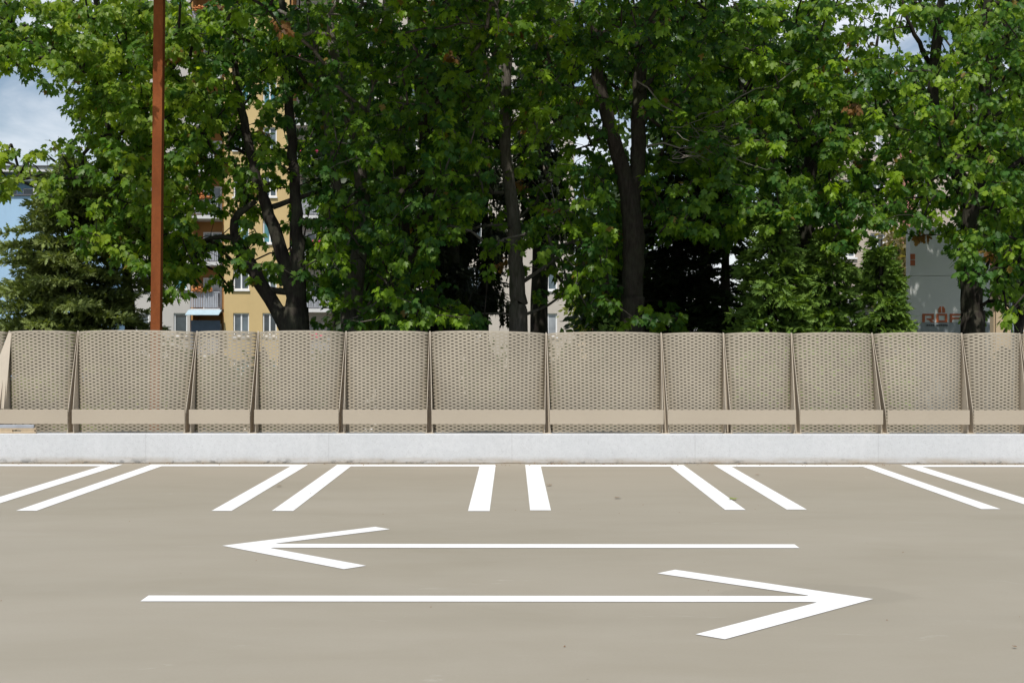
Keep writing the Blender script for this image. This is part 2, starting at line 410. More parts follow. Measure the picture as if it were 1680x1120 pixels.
def leaves_mesh(name, tpl, pos, axis, nrm, size, colr, mat, parent):
    V, polys = tpl; N = len(pos); K = len(V)
    axis = axis/np.linalg.norm(axis, axis=1)[:, None]
    nrm = nrm-(nrm*axis).sum(1)[:, None]*axis; nrm /= np.maximum(np.linalg.norm(nrm, axis=1)[:, None], 1e-6)
    side = np.cross(axis, nrm)
    P = pos[:, None, :]+size[:, None, None]*(V[None, :, 0:1]*side[:, None, :]+V[None, :, 1:2]*axis[:, None, :]+V[None, :, 2:3]*nrm[:, None, :])
    idx = np.concatenate([np.array(p) for p in polys]); lt = np.array([len(p) for p in polys])
    loops = (np.arange(N)[:, None]*K+idx[None, :]).ravel(); tot = np.tile(lt, N); start = np.concatenate([[0], np.cumsum(tot)[:-1]])
    me = bpy.data.meshes.new(name); me.vertices.add(N*K); me.loops.add(len(loops)); me.polygons.add(len(tot))
    me.vertices.foreach_set('co', P.astype(np.float32).ravel()); me.loops.foreach_set('vertex_index', loops.astype(np.int32))
    me.polygons.foreach_set('loop_start', start.astype(np.int32)); me.update(calc_edges=True)
    at_ = me.attributes.new('pigment', 'FLOAT_COLOR', 'POINT')
    c4 = np.concatenate([colr, np.ones((N, 1))], 1); at_.data.foreach_set('color', np.repeat(c4, K, 0).astype(np.float32).ravel())
    return link(name, me, mat, parent)

GRID = ["8899999999999989999999864679",
        "8889999999999999999999863388",
        "5789999899999999999999885578",
        "1379987659989999968999998879",
        "0259987538999989736999998889",
        "5569987549999776636999999899",
        "6668766658999555887999998699",
        "2578755547989356797999998589",
        "1178755379993567958764873579",
        "0047766589993367831221320357",
        "0003645369992256830000000335",
        "0002200026767212487000000334"]
GRID = np.array([[int(c) for c in r] for r in GRID], float)/9
def density(px, py):
    # py above the frame counts as full crown; to the sides the edge columns go on
    gx = np.clip(px/60-.5, 0, 27); gy = np.clip(py/45-.5, 0, 11)
    x0 = np.floor(gx).astype(int); y0 = np.floor(gy).astype(int); x1 = np.minimum(x0+1, 27); y1 = np.minimum(y0+1, 11)
    fx = gx-x0; fy = gy-y0
    v = (GRID[y0, x0]*(1-fx)+GRID[y0, x1]*fx)*(1-fy)+(GRID[y1, x0]*(1-fx)+GRID[y1, x1]*fx)*fy
    return np.clip((v-.30)/.6, 0, 1)

# ------------------------------------------------------------------ broad-leaved trees
maples = []   # name, label, centre px, Y, stems [(px,py,radius_px)...], bark, hue
def S(*a): return list(a)
maples.append(dict(px=212, Y=26.5, bark='bark_dark', hue='sun', label='sunlit yellow-green broadleaf tree spreading behind the rusty post at the left',
    stems=[S((214,556,9),(210,470,8),(202,380,7),(192,300,6.5),(176,180,6),(160,60,6),(150,-120,4),(145,-260,2)),
           S((202,380,5),(150,320,3.2),(95,286,2.4),(35,296,1.7),(-20,310,1.0)), S((196,330,4),(150,335,2.4),(110,343,1.8),(72,348,1.0)),
           S((192,300,6),(230,210,5),(262,110,4),(290,-40,3)), S((178,190,4),(120,100,3.4),(95,30,2.6),(150,-20,1.6))]))
maples.append(dict(px=455, Y=24.0, bark='bark_dark', hue='mid', label='dark many-stemmed tree leaning left in front of the yellow facade',
    stems=[S((482,560,26),(484,520,21),(489,470,14),(488,400,11),(485,330,9),(478,220,8),(468,110,7),(462,0,5.5),(455,-180,3)),
           S((486,505,14),(468,440,12),(447,370,10.5),(425,310,9),(412,250,8),(398,195,7),(385,110,5.5),(370,-20,4),(350,-180,2)),
           S((478,548,15),(450,505,12),(425,462,11.5),(398,412,11),(384,375,8),(390,352,6),(420,330,4)),
           S((395,395,6),(362,388,4),(330,396,2.5)), S((428,472,5),(455,478,5.5),(484,480,6)), S((447,340,5),(490,325,4),(520,316,3))]))
maples.append(dict(px=570, Y=25.2, bark='bark_grey', hue='dark', label='tall grey-trunked maple just right of the leaning dark stems',
    stems=[S((578,560,19),(578,520,17),(585,440,14),(596,370,12),(592,295,11),(580,232,10),(566,150,9),(550,100,8.5),(536,30,8),(522,-40,7),(500,-220,4)),
           S((590,420,9),(580,382,9),(560,330,9),(548,285,8),(535,200,6),(520,100,4.5),(500,-40,3))]))
maples.append(dict(px=665, Y=26.2, bark='bark', hue='dark', label='maple with a forked trunk splitting into two upright stems',
    stems=[S((652,562,20),(648,535,18),(638,495,16),(648,462,16),(664,430,13),(660,357,11),(655,277,10.5),(651,160,9.5),(638,50,8),(628,-120,4)),
           S((652,458,12),(682,420,11),(697,370,10.5),(703,300,10),(698,235,9.5),(690,160,9),(680,100,8),(672,0,7),(660,-200,4)),
           S((700,250,6),(726,222,4.5),(742,190,3))]))
maples.append(dict(px=845, Y=25.6, bark='bark_grey', hue='mid', label='slim maple with a pale sunlit trunk in front of the beige facade',
    stems=[S((851,560,16),(851,500,14),(846,430,12.5),(842,360,11),(836,300,10),(829,240,9.5),(832,120,8),(840,0,6),(850,-200,3)),
           S((848,470,4),(890,440,3),(925,415,2),(940,395,1.2)), S((850,520,3),(900,500,2.2),(935,470,1.4))]))
maples.append(dict(px=1030, Y=24.6, bark='bark', hue='dark', label='thick-trunked maple in the middle, its trunk dividing above the fence',
    stems=[S((1038,562,21),(1038,480,18),(1040,390,18.5),(1036,340,17),(1024,290,14),(1008,235,12),(990,170,11),(980,110,10),(976,30,8),(970,-160,4)),
           S((1036,335,14),(1046,270,13),(1048,190,12.5),(1050,110,11),(1056,20,9),(1070,-160,5)),
           S((1050,10,7),(1010,40,6),(975,66,5),(930,70,4),(885,62,2.5)), S((1048,150,4.5),(1130,80,4),(1200,74,3),(1270,100,2),(1330,112,1.2)),
           S((1030,85,2.5),(1065,145,2.5),(1120,182,2.2),(1160,200,1.2)), S((1060,190,3),(1130,236,3),(1200,232,2.4),(1260,175,1.2))]))
maples.append(dict(px=1330, Y=27.5, bark='bark_dark', hue='mid', label='broad maple hanging bright lobed sprays over the green spruces',
    stems=[S((1322,560,15),(1320,480,14),(1322,400,13),(1328,300,12),(1335,180,10),(1340,60,8),(1345,-150,4)),
           S((1328,290,6),(1270,220,5),(1220,150,4),(1180,60,2.5)), S((1330,250,6),(1390,180,5),(1425,120,3.5),(1440,60,2)),
           S((1325,330,5),(1400,300,4),(1450,320,3),(1500,352,2))]))
maples.append(dict(px=1590, Y=25.0, bark='bark_dark', hue='fresh', label='dark-trunked maple at the right, standing in front of the sign panel',
    stems=[S((1596,565,20),(1596,520,18.5),(1592,460,17),(1588,415,15.5),(1592,350,13),(1602,280,12),(1612,200,11),(1617,115,10),(1622,0,8),(1630,-180,4)),
           S((1592,345,9),(1560,270,9),(1536,205,9),(1532,140,9),(1538,60,8.5),(1543,0,6),(1550,-140,3)),
           S((1532,120,4),(1508,70,3.8),(1488,30,2.6),(1478,-10,1.6)), S((1598,310,5),(1650,280,4),(1700,240,3))]))
HUES = {'fresh': ((.056,.142,.024), (.255,.370,.030)), 'sun': ((.090,.185,.024), (.315,.400,.036)), 'mid': ((.046,.122,.022), (.262,.385,.024)), 'dark': ((.040,.112,.023), (.240,.375,.024))}  # sun and dark pairs put a crown's sunlight and shade into the pigment
def stem_points(st, Y, j):
    out = []
    for k, (px, py, r) in enumerate(st):
        yy = Y + (0 if py > 330 else .25*math.sin(j*2.1+px*.03)*(330-py)/150)
        out.append((Vector(at(px, py, yy)), r*Y/F))
    return out
def smooth_stem(pts, step=.16, wob=.012):
    P = [p for p, r in pts]; R = [r for p, r in pts]; o = []; n = len(P)
    for i in range(n-1):
        p0 = P[max(i-1, 0)]; p1 = P[i]; p2 = P[i+1]; p3 = P[min(i+2, n-1)]
        k = max(2, int((p2-p1).length/step))
        for q in range(k):
            t = q/k
            c = .5*((2*p1)+(-p0+p2)*t+(2*p0-5*p1+4*p2-p3)*t*t+(-p0+3*p1-3*p2+p3)*t**3)
            o.append((c+Vector((RNG.normal(0, wob), RNG.normal(0, wob), 0)), R[i]*(1-t)+R[i+1]*t))
    o.append((P[-1], R[-1])); return o

# scatter leaf-spray centres through the crowns, plus unseen overhang added to shade them
CL = []
def scatter(n, x0, x1, y0, y1, Y0, Y1, fn, pw=1.4):
    px = RNG.uniform(x0, x1, n); py = RNG.uniform(y0, y1, n); d = fn(px, py)**pw; k = RNG.random(n) < d
    px, py = px[k], py[k]; Y = Y0+(Y1-Y0)*RNG.random(len(px))**1.15
    CL.append(np.column_stack([px, py, Y]))
scatter(9000, -40, 1720, 0, 540, 22.2, 28.5, density, 1.25)
scatter(420, 100, 330, 0, 470, 23.0, 28.0, density, 1.0)
scatter(900, 1470, 1720, -260, 400, 28.0, 32.0, lambda x, y: np.where(y < 0, .9, density(x, np.maximum(y, 0))), 1)
scatter(45, 110, 400, -190, -15, 19.7, 20.8, lambda x, y: np.ones_like(x), 1)
scatter(900, -420, 2100, -340, 0, 21.0, 29.0, lambda x, y: np.where(x < 330, .45, np.where(x > 1380, .6, .95)), 1)
scatter(420, 380, 1180, -360, 60, 20.6, 23.0, lambda x, y: np.ones_like(x)*.9, 1)  # forward overhang, mostly out of view, added to shade the middle crowns
scatter(70, 540, 760, -330, -40, 18.9, 21.0, lambda x, y: np.ones_like(x), 1)  # unseen overhang, here and in the next three, added to shade front leaves
scatter(70, 1000, 1190, -330, -40, 18.9, 21.0, lambda x, y: np.ones_like(x), 1)
scatter(15, 320, 520, -330, -40, 19.2, 21.0, lambda x, y: np.ones_like(x), 1)
scatter(20, 790, 985, -330, -40, 19.2, 21.0, lambda x, y: np.ones_like(x), 1)
scatter(420, -420, 0, 0, 540, 22.5, 28.5, lambda x, y: np.where(y < 130, .8, .05), 1)
scatter(420, 1680, 2100, 0, 540, 22.5, 28.5, lambda x, y: np.where(y < 460, .8, .4), 1)
CL = np.concatenate(CL)
# few sprays grow right on the near side of the bare lower trunks
keep = np.ones(len(CL), bool)
for m_ in maples:
    for st in m_['stems'][:2]:
        st = np.array(st)
        for k in range(len(st)-1):
            t = np.linspace(0, 1, 9)[:, None]; q = st[k]*(1-t)+st[k+1]*t
            dd = np.min(np.hypot(CL[:, 0:1]-q[None, :, 0], CL[:, 1:2]-q[None, :, 1])-q[None, :, 2], 1)
            near = (dd < 17) & (CL[:, 2] < m_['Y']+.2) & (CL[:, 1] > 110)
            keep &= ~(near & (RNG.random(len(CL)) < (.6 if m_['px'] in (455, 845, 1030) else .15)))
CL = CL[keep]
mpx = np.array([m_['px'] for m_ in maples])
own = np.argmin(np.abs(CL[:, 0:1]+RNG.normal(0, 45, (len(CL), 1))-mpx[None, :]), 1)
for ti, tr in enumerate(maples):
    base = at(tr['stems'][0][0][0], 560, tr['Y'])
    root = tag(empty('maple_tree', (base[0], tr['Y'], GZ)), tr['label'], 'tree', 'broadleaf trees behind the fence')
    mb = MB(); nodes = []; nrad = []
    for j, st in enumerate(tr['stems']):
        pts = stem_points(st, tr['Y'], j)
        if j == 0:
            p0, r0 = pts[0]; pts = [(Vector((p0.x, p0.y, GZ-.05)), r0*1.35)]+pts
        sm = smooth_stem(pts)
        mb.tube([p for p, r in sm], [r for p, r in sm], 9 if j < 3 else 7)
        for p, r in sm[::2]:
            if p.z > 1.6: nodes.append(p[:]); nrad.append(r)
    c = CL[own == ti]
    pos = np.column_stack([(c[:, 0]-840)*c[:, 2]/F, c[:, 2], CAMZ+(560-c[:, 1])*c[:, 2]/F])
    NP = np.array(nodes)
    d0 = np.min(np.linalg.norm((pos[:, None, :]-NP[None, :, :])*np.array([1, 1, 1.25]), axis=2), 1)
    order = np.argsort(d0); pos = pos[order]; c = c[order]
    allp = np.zeros((len(NP)+4*len(pos), 3)); allp[:len(NP)] = NP; cnt = len(NP)
    par = {}; weight = {}; tips = []
    for p in pos:
        dv = allp[:cnt]-p; dist = np.linalg.norm(dv*np.array([1, 1, .85]), axis=1)+np.where(dv[:, 2] > 0, .35*np.abs(dv[:, 2]), 0)
        q = int(np.argmin(dist)); a = allp[q]; L = np.linalg.norm(p-a); prev = q
        k = 0 if L < .35 else (1 if L < .9 else 2)
        for s in range(k):
            t = (s+1)/(k+1); mpt = a+(p-a)*t; mpt = mpt+np.array([RNG.normal(0, .05*L), RNG.normal(0, .05*L), .10*L*math.sin(PI*t)+RNG.normal(0, .03*L)])
            allp[cnt] = mpt; par[cnt] = prev; prev = cnt; cnt += 1
        allp[cnt] = p; par[cnt] = prev; tips.append((cnt, prev)); cnt += 1
    w8 = np.ones(cnt)
    for k in range(cnt-1, len(NP)-1, -1): w8[par[k]] += w8[k]
    for k in range(len(NP), cnt):
        a = allp[par[k]]; b = allp[k]
        r1 = min(.034, .0034*w8[k]**.55); r0 = min(.038, .0034*(w8[k]+1)**.55) if par[k] < len(NP) else min(.034, .0034*w8[par[k]]**.55)
        mb.tube([a, b], [r0, r1], 4 if r1 < .012 else 5)
    mb.build('trunk', M[tr['bark']], root, smooth=True)
    if tr['px'] == 1030:      # dead grey twigs hanging in the shade right of this tree
        mb = MB()
        for q in range(34):
            p0 = Vector(at(RNG.uniform(1095, 1190), RNG.uniform(195, 262), RNG.uniform(22.4, 23.4))); dx, dz = RNG.uniform(.3, .9), RNG.uniform(-.35, .30); pts = [p0]
            for w_ in range(1, 6):
                f = w_/5; pts.append(p0+Vector((dx*f, RNG.normal(0, .03), dz*f+.16*math.sin(3*f+q)*f+RNG.normal(0, .012))))
            mb.tube(pts, [.0075*(1-.15*w_) for w_ in range(6)], 4)
        for a_, b_ in (((1040, 130), (1200, 262)), ((1060, 240), (1260, 232)), ((1120, 205), (1330, 106))):
            A0, B0 = Vector(at(*a_, 23.2)), Vector(at(*b_, 22.8)); pts = [A0.lerp(B0, f/7)+Vector((0, 0, .06*math.sin(2.2*f))) for f in range(8)]
            mb.tube(pts, [.016-.0016*f for f in range(8)], 5)
        mb.build('dead_twigs', M['dead_twig'], root, smooth=True)
    # leaves
    h0, h1 = np.array(HUES[tr['hue']][0]), np.array(HUES[tr['hue']][1])
    A, N_, P_, Z_, C_ = [], [], [], [], []
    for (k, pk) in tips:
        cpos = allp[k]; d = cpos-allp[pk]; d /= max(np.linalg.norm(d), 1e-6)
        py = 560-(cpos[2]-CAMZ)*F/cpos[1]
        nl = int(RNG.integers(15, 25)) if py > -30 else 12
        u = RNG.normal(0, 1, (nl, 3)); u /= np.linalg.norm(u, axis=1)[:, None]
        along = RNG.random((nl, 1))
        p = cpos-d*along*.24+u*np.array([.14, .14, .09])*RNG.random((nl, 1))**.5
        rad = u*np.array([1, 1, .35])
        ax = rad*.75+d*.40*(1-along)+np.array([0, 0, -.80])+RNG.normal(0, .22, (nl, 3))
        nm = np.array([-.12, -.42, .75])+rad*.45+RNG.normal(0, .38, (nl, 3))
        t = RNG.random()**1.7; tl = np.clip(t*.95+RNG.normal(0, .13, nl), 0, 1)[:, None]
        cc = (h0*(1-tl)+h1*tl)*RNG.uniform(.8, 1.2, (nl, 1))
        if RNG.random() < .006: cc = np.array([.22, .115, .045])*RNG.uniform(.7, 1.5, (nl, 1))
        else:
            br = RNG.random(nl) < .008; cc[br] = np.array([.24, .16, .04])
        A.append(ax); N_.append(nm); P_.append(p); C_.append(cc)
        Z_.append(RNG.uniform(.065, .142, nl) if py > -30 else RNG.uniform(.19, .27, nl))
    A, N_, P_, C_, Z_ = map(np.concatenate, (A, N_, P_, C_, Z_))
    leaves_mesh('crown', OAK if tr['hue'] == 'fresh' else MAPLE, P_, A, N_, Z_, C_, M['leaf'], root)

# ------------------------------------------------------------------ conifers
def conifer(px, Y, ytop, Rpx, label, hue=((.05,.085,.025),(.10,.135,.035)), hang=.35, name='spruce_tree', zlow=.6, shape=.85, step=.2, nb=6, size=(.15,.26), trunk_px=9, group='conifers among the broadleaf trees', seed=1, lean=0, fluff=.25, per=2):
    rg = np.random.default_rng(seed)
    x, _, zt = at(px, ytop, Y); R = Rpx*Y/F
    root = tag(empty(name, (x, Y, GZ)), label, 'tree', group)
    mb = MB(); r0 = trunk_px*Y/F
    tp = [(Vector((x, Y, GZ-.05)), r0*1.2), (Vector((x, Y, CAMZ)), r0), (Vector((x+lean*.5, Y, (CAMZ+zt)/2)), r0*.65), (Vector((x+lean, Y, zt)), .012)]
    sm = smooth_stem(tp, .4, .006); mb.tube([p for p, r in sm], [r for p, r in sm], 8)
    P_, A, N_, Z_, C_ = [], [], [], [], []
    h0, h1 = np.array(hue[0]), np.array(hue[1])
    z = zlow
    while z < zt-.05:
        t = (z-zlow)/(zt-zlow); cx = x+lean*t
        for b in range(max(3, int(nb*(1-.4*t)))):
            az = rg.uniform(0, 2*PI); L = R*max(.06, (1-t)**shape)*rg.uniform(.62, 1.12)
            d = np.array([math.cos(az), math.sin(az), 0]); s = np.array([-d[1], d[0], 0])
            zz = z+rg.normal(0, .07); K = max(3, int(L/.11)); prev = None; pts = []
            up = rg.uniform(.05, .2)
            for k in range(K+1):
                q = k/K; p = np.array([cx, Y, zz])+d*L*q+np.array([0, 0, L*(up*q-hang*q*q+.18*max(0, q-.65))]); pts.append(p)
            mb.tube(pts, [max(.004, .018*(1-k/K)*min(1, L)) for k in range(K+1)], 4)
            bt = rg.random()
            for k in range(1, K+1):
                q = k/K
                if q < .12: continue
                for sd in (-1, 1):
                    lat = L*.42*(1-q)**.8*rg.uniform(.5, 1.1)+.05
                    la = d*.62+s*sd*.8+np.array([0, 0, -hang*.35+rg.normal(0, .12)])
                    M_ = max(1, int(lat/.085))
                    for w in range(M_+1):
                        f = w/M_
                        bp = pts[k]+la*lat*f+np.array([0, 0, -hang*.25*lat*f*f+rg.normal(0, .02)])
                        for e_ in (-1, 1, 0, .6, -.6)[:per]:
                            ax = la*.8+s*sd*e_*rg.uniform(.1, .7)+d*rg.uniform(-.1, .6)+np.array([0, 0, rg.normal(-.24*hang+.6*(fluff-.25), fluff)])
                            P_.append(bp); A.append(ax); N_.append(np.array([0, -.15, .8])+rg.normal(0, .45+fluff-.25, 3)); Z_.append(rg.uniform(*size))
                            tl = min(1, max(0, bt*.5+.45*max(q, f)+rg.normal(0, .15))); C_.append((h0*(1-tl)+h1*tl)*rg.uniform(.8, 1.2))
                        if hang > .7 and rg.random() < .7:
                            P_.append(bp+np.array([0, 0, -rg.uniform(0, .2)])); A.append(np.array([rg.normal(0, .12), rg.normal(0, .12), -1])); N_.append(rg.normal(0, 1, 3)); Z_.append(rg.uniform(.25, .5)); C_.append(C_[-1])
        z += step*rg.uniform(.8, 1.2)*(1-.3*t)
    mb.build('trunk', M['bark_dark'], root, smooth=True)
    leaves_mesh('crown', SPRAY, np.array(P_), np.array(A), np.array(N_), np.array(Z_), np.array(C_), M['needle'], root)
OLIVE = ((.075,.115,.036), (.23,.275,.085)); DARK_SHADE = ((.012,.018,.010), (.028,.038,.016)); GRN = ((.050,.110,.024), (.17,.265,.045))  # darkest pair: deep shade under the canopy put into the needle colour
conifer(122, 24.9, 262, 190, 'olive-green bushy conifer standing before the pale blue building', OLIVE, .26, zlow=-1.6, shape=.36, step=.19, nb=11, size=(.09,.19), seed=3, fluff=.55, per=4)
conifer(735, 29.2, -300, 62, 'black shaded spruce with drooping curtains of twigs left of the slim pale trunk', DARK_SHADE, .95, zlow=2.0, shape=.5, step=.3, nb=5, trunk_px=21, seed=4)
conifer(884, 30.5, -260, 60, 'dark spruce behind the slim pale-trunked maple', DARK_SHADE, .95, zlow=4.6, shape=.5, step=.3, nb=5, trunk_px=15, seed=5, lean=.25)
conifer(795, 31.5, -160, 55, 'shaded spruce with hanging twigs showing against the beige facade', DARK_SHADE, .9, zlow=2.9, shape=.5, step=.34, nb=4, trunk_px=7, seed=15)
conifer(1112, 27.4, 215, 118, 'very dark spruce right of the thick maple trunk', DARK_SHADE, .45, zlow=-1.2, shape=.55, step=.17, nb=8, trunk_px=12, seed=6)
conifer(1190, 27.0, 270, 95, 'dark spruce between the blackest spruce and the bright green ones', ((.018,.034,.012),(.045,.07,.02)), .4, zlow=-1.2, shape=.55, step=.17, nb=8, trunk_px=9, seed=16)  # shade put into the needle colour, less strongly
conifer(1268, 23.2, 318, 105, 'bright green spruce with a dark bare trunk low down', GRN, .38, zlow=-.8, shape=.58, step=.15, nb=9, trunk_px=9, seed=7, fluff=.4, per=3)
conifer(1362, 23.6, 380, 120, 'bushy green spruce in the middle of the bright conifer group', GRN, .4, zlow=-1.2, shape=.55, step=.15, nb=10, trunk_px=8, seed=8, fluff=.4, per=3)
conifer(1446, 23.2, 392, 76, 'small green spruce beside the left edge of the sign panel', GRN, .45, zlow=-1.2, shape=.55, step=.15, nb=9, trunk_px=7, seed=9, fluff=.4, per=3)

# ------------------------------------------------------------------ trees further back
def back_tree(px, py, Y, rx, ry, n, label, hue, seed):
    rg = np.random.default_rng(seed); k = Y/F; c = np.array(at(px, py, Y)); R = np.array([rx*k, 1.6, ry*k])
    root = tag(empty('background_tree', (c[0], Y, GZ)), label, 'tree', 'trees further back')
    mb = MB(); top = c[2]+R[2]*.6
    tp = smooth_stem([(Vector((c[0], Y, GZ-.05)), .2), (Vector((c[0]+.1, Y, c[2]*.5)), .15), (Vector((c[0]-.1, Y, top)), .03)], .5, .03); mb.tube([p for p, r in tp], [r for p, r in tp], 7)
    P_, A, N_ = [], [], []
    for i in range(n):
        u = rg.normal(0, 1, 3); u /= np.linalg.norm(u); q = c+u*R*rg.random()**.4*rg.uniform(.8, 1.1)
        if i % 5 == 0: mb.tube([(c[0], Y, max(1.5, q[2]-.7)), tuple(q)], [.03, .008], 4)
        m_ = 14; v_ = rg.normal(0, 1, (m_, 3)); P_.append(q+v_*.2); A.append(v_*.8+np.array([0, 0, -.5])); N_.append(np.array([0, -0.3, .8])+rg.normal(0, .4, (m_, 3)))
    mb.build('trunk', M['bark_dark'], root, smooth=True)
    P_, A, N_ = map(np.concatenate, (P_, A, N_)); N = len(P_); t = rg.random((N, 1)); h0, h1 = np.array(hue[0]), np.array(hue[1])
    leaves_mesh('crown', SIMPLE, P_, A, N_, rg.uniform(.16, .26, N), (h0*(1-t)+h1*t), M['leaf'], root)
DK_SHADE = ((.028,.060,.016), (.055,.095,.02))  # leaf colour darkened to carry the shade behind the front trees
back_tree(622, 390, 34, 85, 330, 520, 'dark leafy tree in the shade behind the forked maple', DK_SHADE, 21)
back_tree(545, 180, 35, 70, 190, 260, 'shaded leafy tree behind the grey-trunked maple', DK_SHADE, 22)
back_tree(1020, 450, 33.5, 70, 240, 360, 'shaded leafy tree behind the thick maple trunk', DK_SHADE, 23)
back_tree(1150, 150, 36, 150, 190, 420, 'shaded crown filling the gap above the dark spruces', DK_SHADE, 24)
back_tree(1300, 190, 37, 110, 170, 320, 'shaded crown high behind the bright green spruces', DK_SHADE, 25)
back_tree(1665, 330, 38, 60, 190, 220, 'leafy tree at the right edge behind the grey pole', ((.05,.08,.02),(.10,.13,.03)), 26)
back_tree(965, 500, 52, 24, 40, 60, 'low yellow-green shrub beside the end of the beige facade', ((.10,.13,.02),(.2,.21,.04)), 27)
back_tree(290, 648, 40, 58, 70, 170, 'added dark shrub dimly seen through the mesh below the grey facade', DK_SHADE, 31)  # shrubs behind the mesh are added so its openings show dark
back_tree(690, 650, 36, 60, 74, 190, 'added dark shrub dimly seen through the mesh below the forked maple', DK_SHADE, 35)
back_tree(360, 655, 43, 45, 66, 120, 'added dark shrub dimly seen through the mesh below the orange balconies', DK_SHADE, 36)
back_tree(800, 648, 41, 62, 74, 190, 'added dark shrub dimly seen through the mesh left of the slim pale trunk', DK_SHADE, 37)
back_tree(1652, 650, 40, 58, 72, 170, 'added dark shrub dimly seen through the mesh at the right edge', DK_SHADE, 38)
back_tree(432, 652, 42, 52, 58, 130, 'added dark shrub dimly seen through the mesh below the yellow facade', DK_SHADE, 34)
back_tree(548, 646, 38, 62, 72, 170, 'added dark shrub dimly seen through the mesh below the grey-trunked maple', DK_SHADE, 32)
back_tree(935, 648, 37, 62, 72, 170, 'added dark shrub dimly seen through the mesh left of the thick maple trunk', DK_SHADE, 33)
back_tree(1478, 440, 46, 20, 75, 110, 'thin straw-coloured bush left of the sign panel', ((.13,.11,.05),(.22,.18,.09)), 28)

# ------------------------------------------------------------------ buildings
def wall_holes(x0, x1, z0, z1, holes, y, depth=.22):
    mb = MB(); xs = sorted({x0, x1, *[h[0] for h in holes], *[h[1] for h in holes]}); zs = sorted({z0, z1, *[h[2] for h in holes], *[h[3] for h in holes]})
    xs = [x for x in xs if x0 <= x <= x1]; zs = [z for z in zs if z0 <= z <= z1]
    for a, b in zip(xs[:-1], xs[1:]):
        for c, d in zip(zs[:-1], zs[1:]):
            mx, mz = (a+b)/2, (c+d)/2
            if any(h[0] < mx < h[1] and h[2] < mz < h[3] for h in holes): continue
            mb.poly([(a,y,c),(b,y,c),(b,y,d),(a,y,d)])
    for a, b, c, d in holes:
        Y = y+depth
        mb.poly([(a,y,c),(a,y,d),(a,Y,d),(a,Y,c)]); mb.poly([(b,y,d),(b,y,c),(b,Y,c),(b,Y,d)])
        mb.poly([(a,y,d),(b,y,d),(b,Y,d),(a,Y,d)]); mb.poly([(b,y,c),(a,y,c),(a,Y,c),(b,Y,c)])
    return mb
def window(parent, a, b, c, d, y, pane, split=True, sill=True):
    t = .085; mb = MB(); Y = y+.12
    mb.box(a, a+t, Y, Y+.06, c, d); mb.box(b-t, b, Y, Y+.06, c, d); mb.box(a+t, b-t, Y, Y+.06, d-t, d); mb.box(a+t, b-t, Y, Y+.06, c, c+t)
    if split: mb.box((a+b)/2-.045, (a+b)/2+.045, Y, Y+.06, c+t, d-t)
    fr = mb.build('window', M['frame'], parent)
    mb = MB(); mb.poly([(a,y+.17,c),(b,y+.17,c),(b,y+.17,d),(a,y+.17,d)]); mb.build('pane', pane, fr)
    if sill:
        mb = MB(); mb.box(a-.06, b+.06, y-.12, y+.1, c-.09, c-.003); mb.build('sill', M['frame'] if split else M['sill'], fr)
    return fr
YB = 88.0; k = YB/F
X = lambda px: (px-840)*k
Zb = lambda py: CAMZ+(560-py)*k
bl = tag(empty('apartment_block', (X(600), YB, GZ)), 'long apartment block in grey, ochre yellow and beige plaster seen through the trees', 'building')
FLP = 76; rows = [514+76*2-FLP*i for i in range(0, 13)]; zt = Zb(-330)
def section(px0, px1, cols, mat, setback=0, wh=38, split=True, pane_cycle=(0,1,2), skip=()):
    holes = []
    for ri, ry in enumerate(rows):
        for ci, (a, b) in enumerate(cols):
            if Zb(ry) > zt-.5: continue
            holes.append((X(a), X(b), Zb(ry+wh), Zb(ry)))
    # lowest storey below the fence line
    mbw = wall_holes(X(px0), X(px1), GZ, zt, holes, YB+setback)
    mbw.build('facade', M[mat], bl)
    for i, h in enumerate(holes):
        window(bl, *h, YB+setback, PANES[pane_cycle[(i*7+i//3) % len(pane_cycle)]], split)
section(205, 312, [(222,244),(285,307)], 'grey_plaster', 0, 38, False, (0,1,2,3))
section(369, 476, [(384,410),(432,455)], 'yellow_plaster', -0.3, 38, True, (0,1,3,1))
section(548, 942, [(592,616),(660,684),(767,791),(838,858),(884,914)], 'beige_plaster', 0, 38, True, (1,0,2,1))
mb = MB(); mb.box(X(205), X(942), YB+3.2, YB+12, GZ, zt+.01); mb.build('core', M['white_plaster'], bl)
mb = MB(); mb.box(X(942)-.25, X(942), YB+.005, YB+3.19, GZ, zt); mb.box(X(205), X(205)+.25, YB+.005, YB+3.19, GZ, zt); mb.build('end_wall', M['beige_plaster'], bl)
mb = MB(); mb.box(X(197), X(950), YB-.6, YB+12.4, zt+.012, zt+.4); mb.build('roof', M['roofing'], bl)
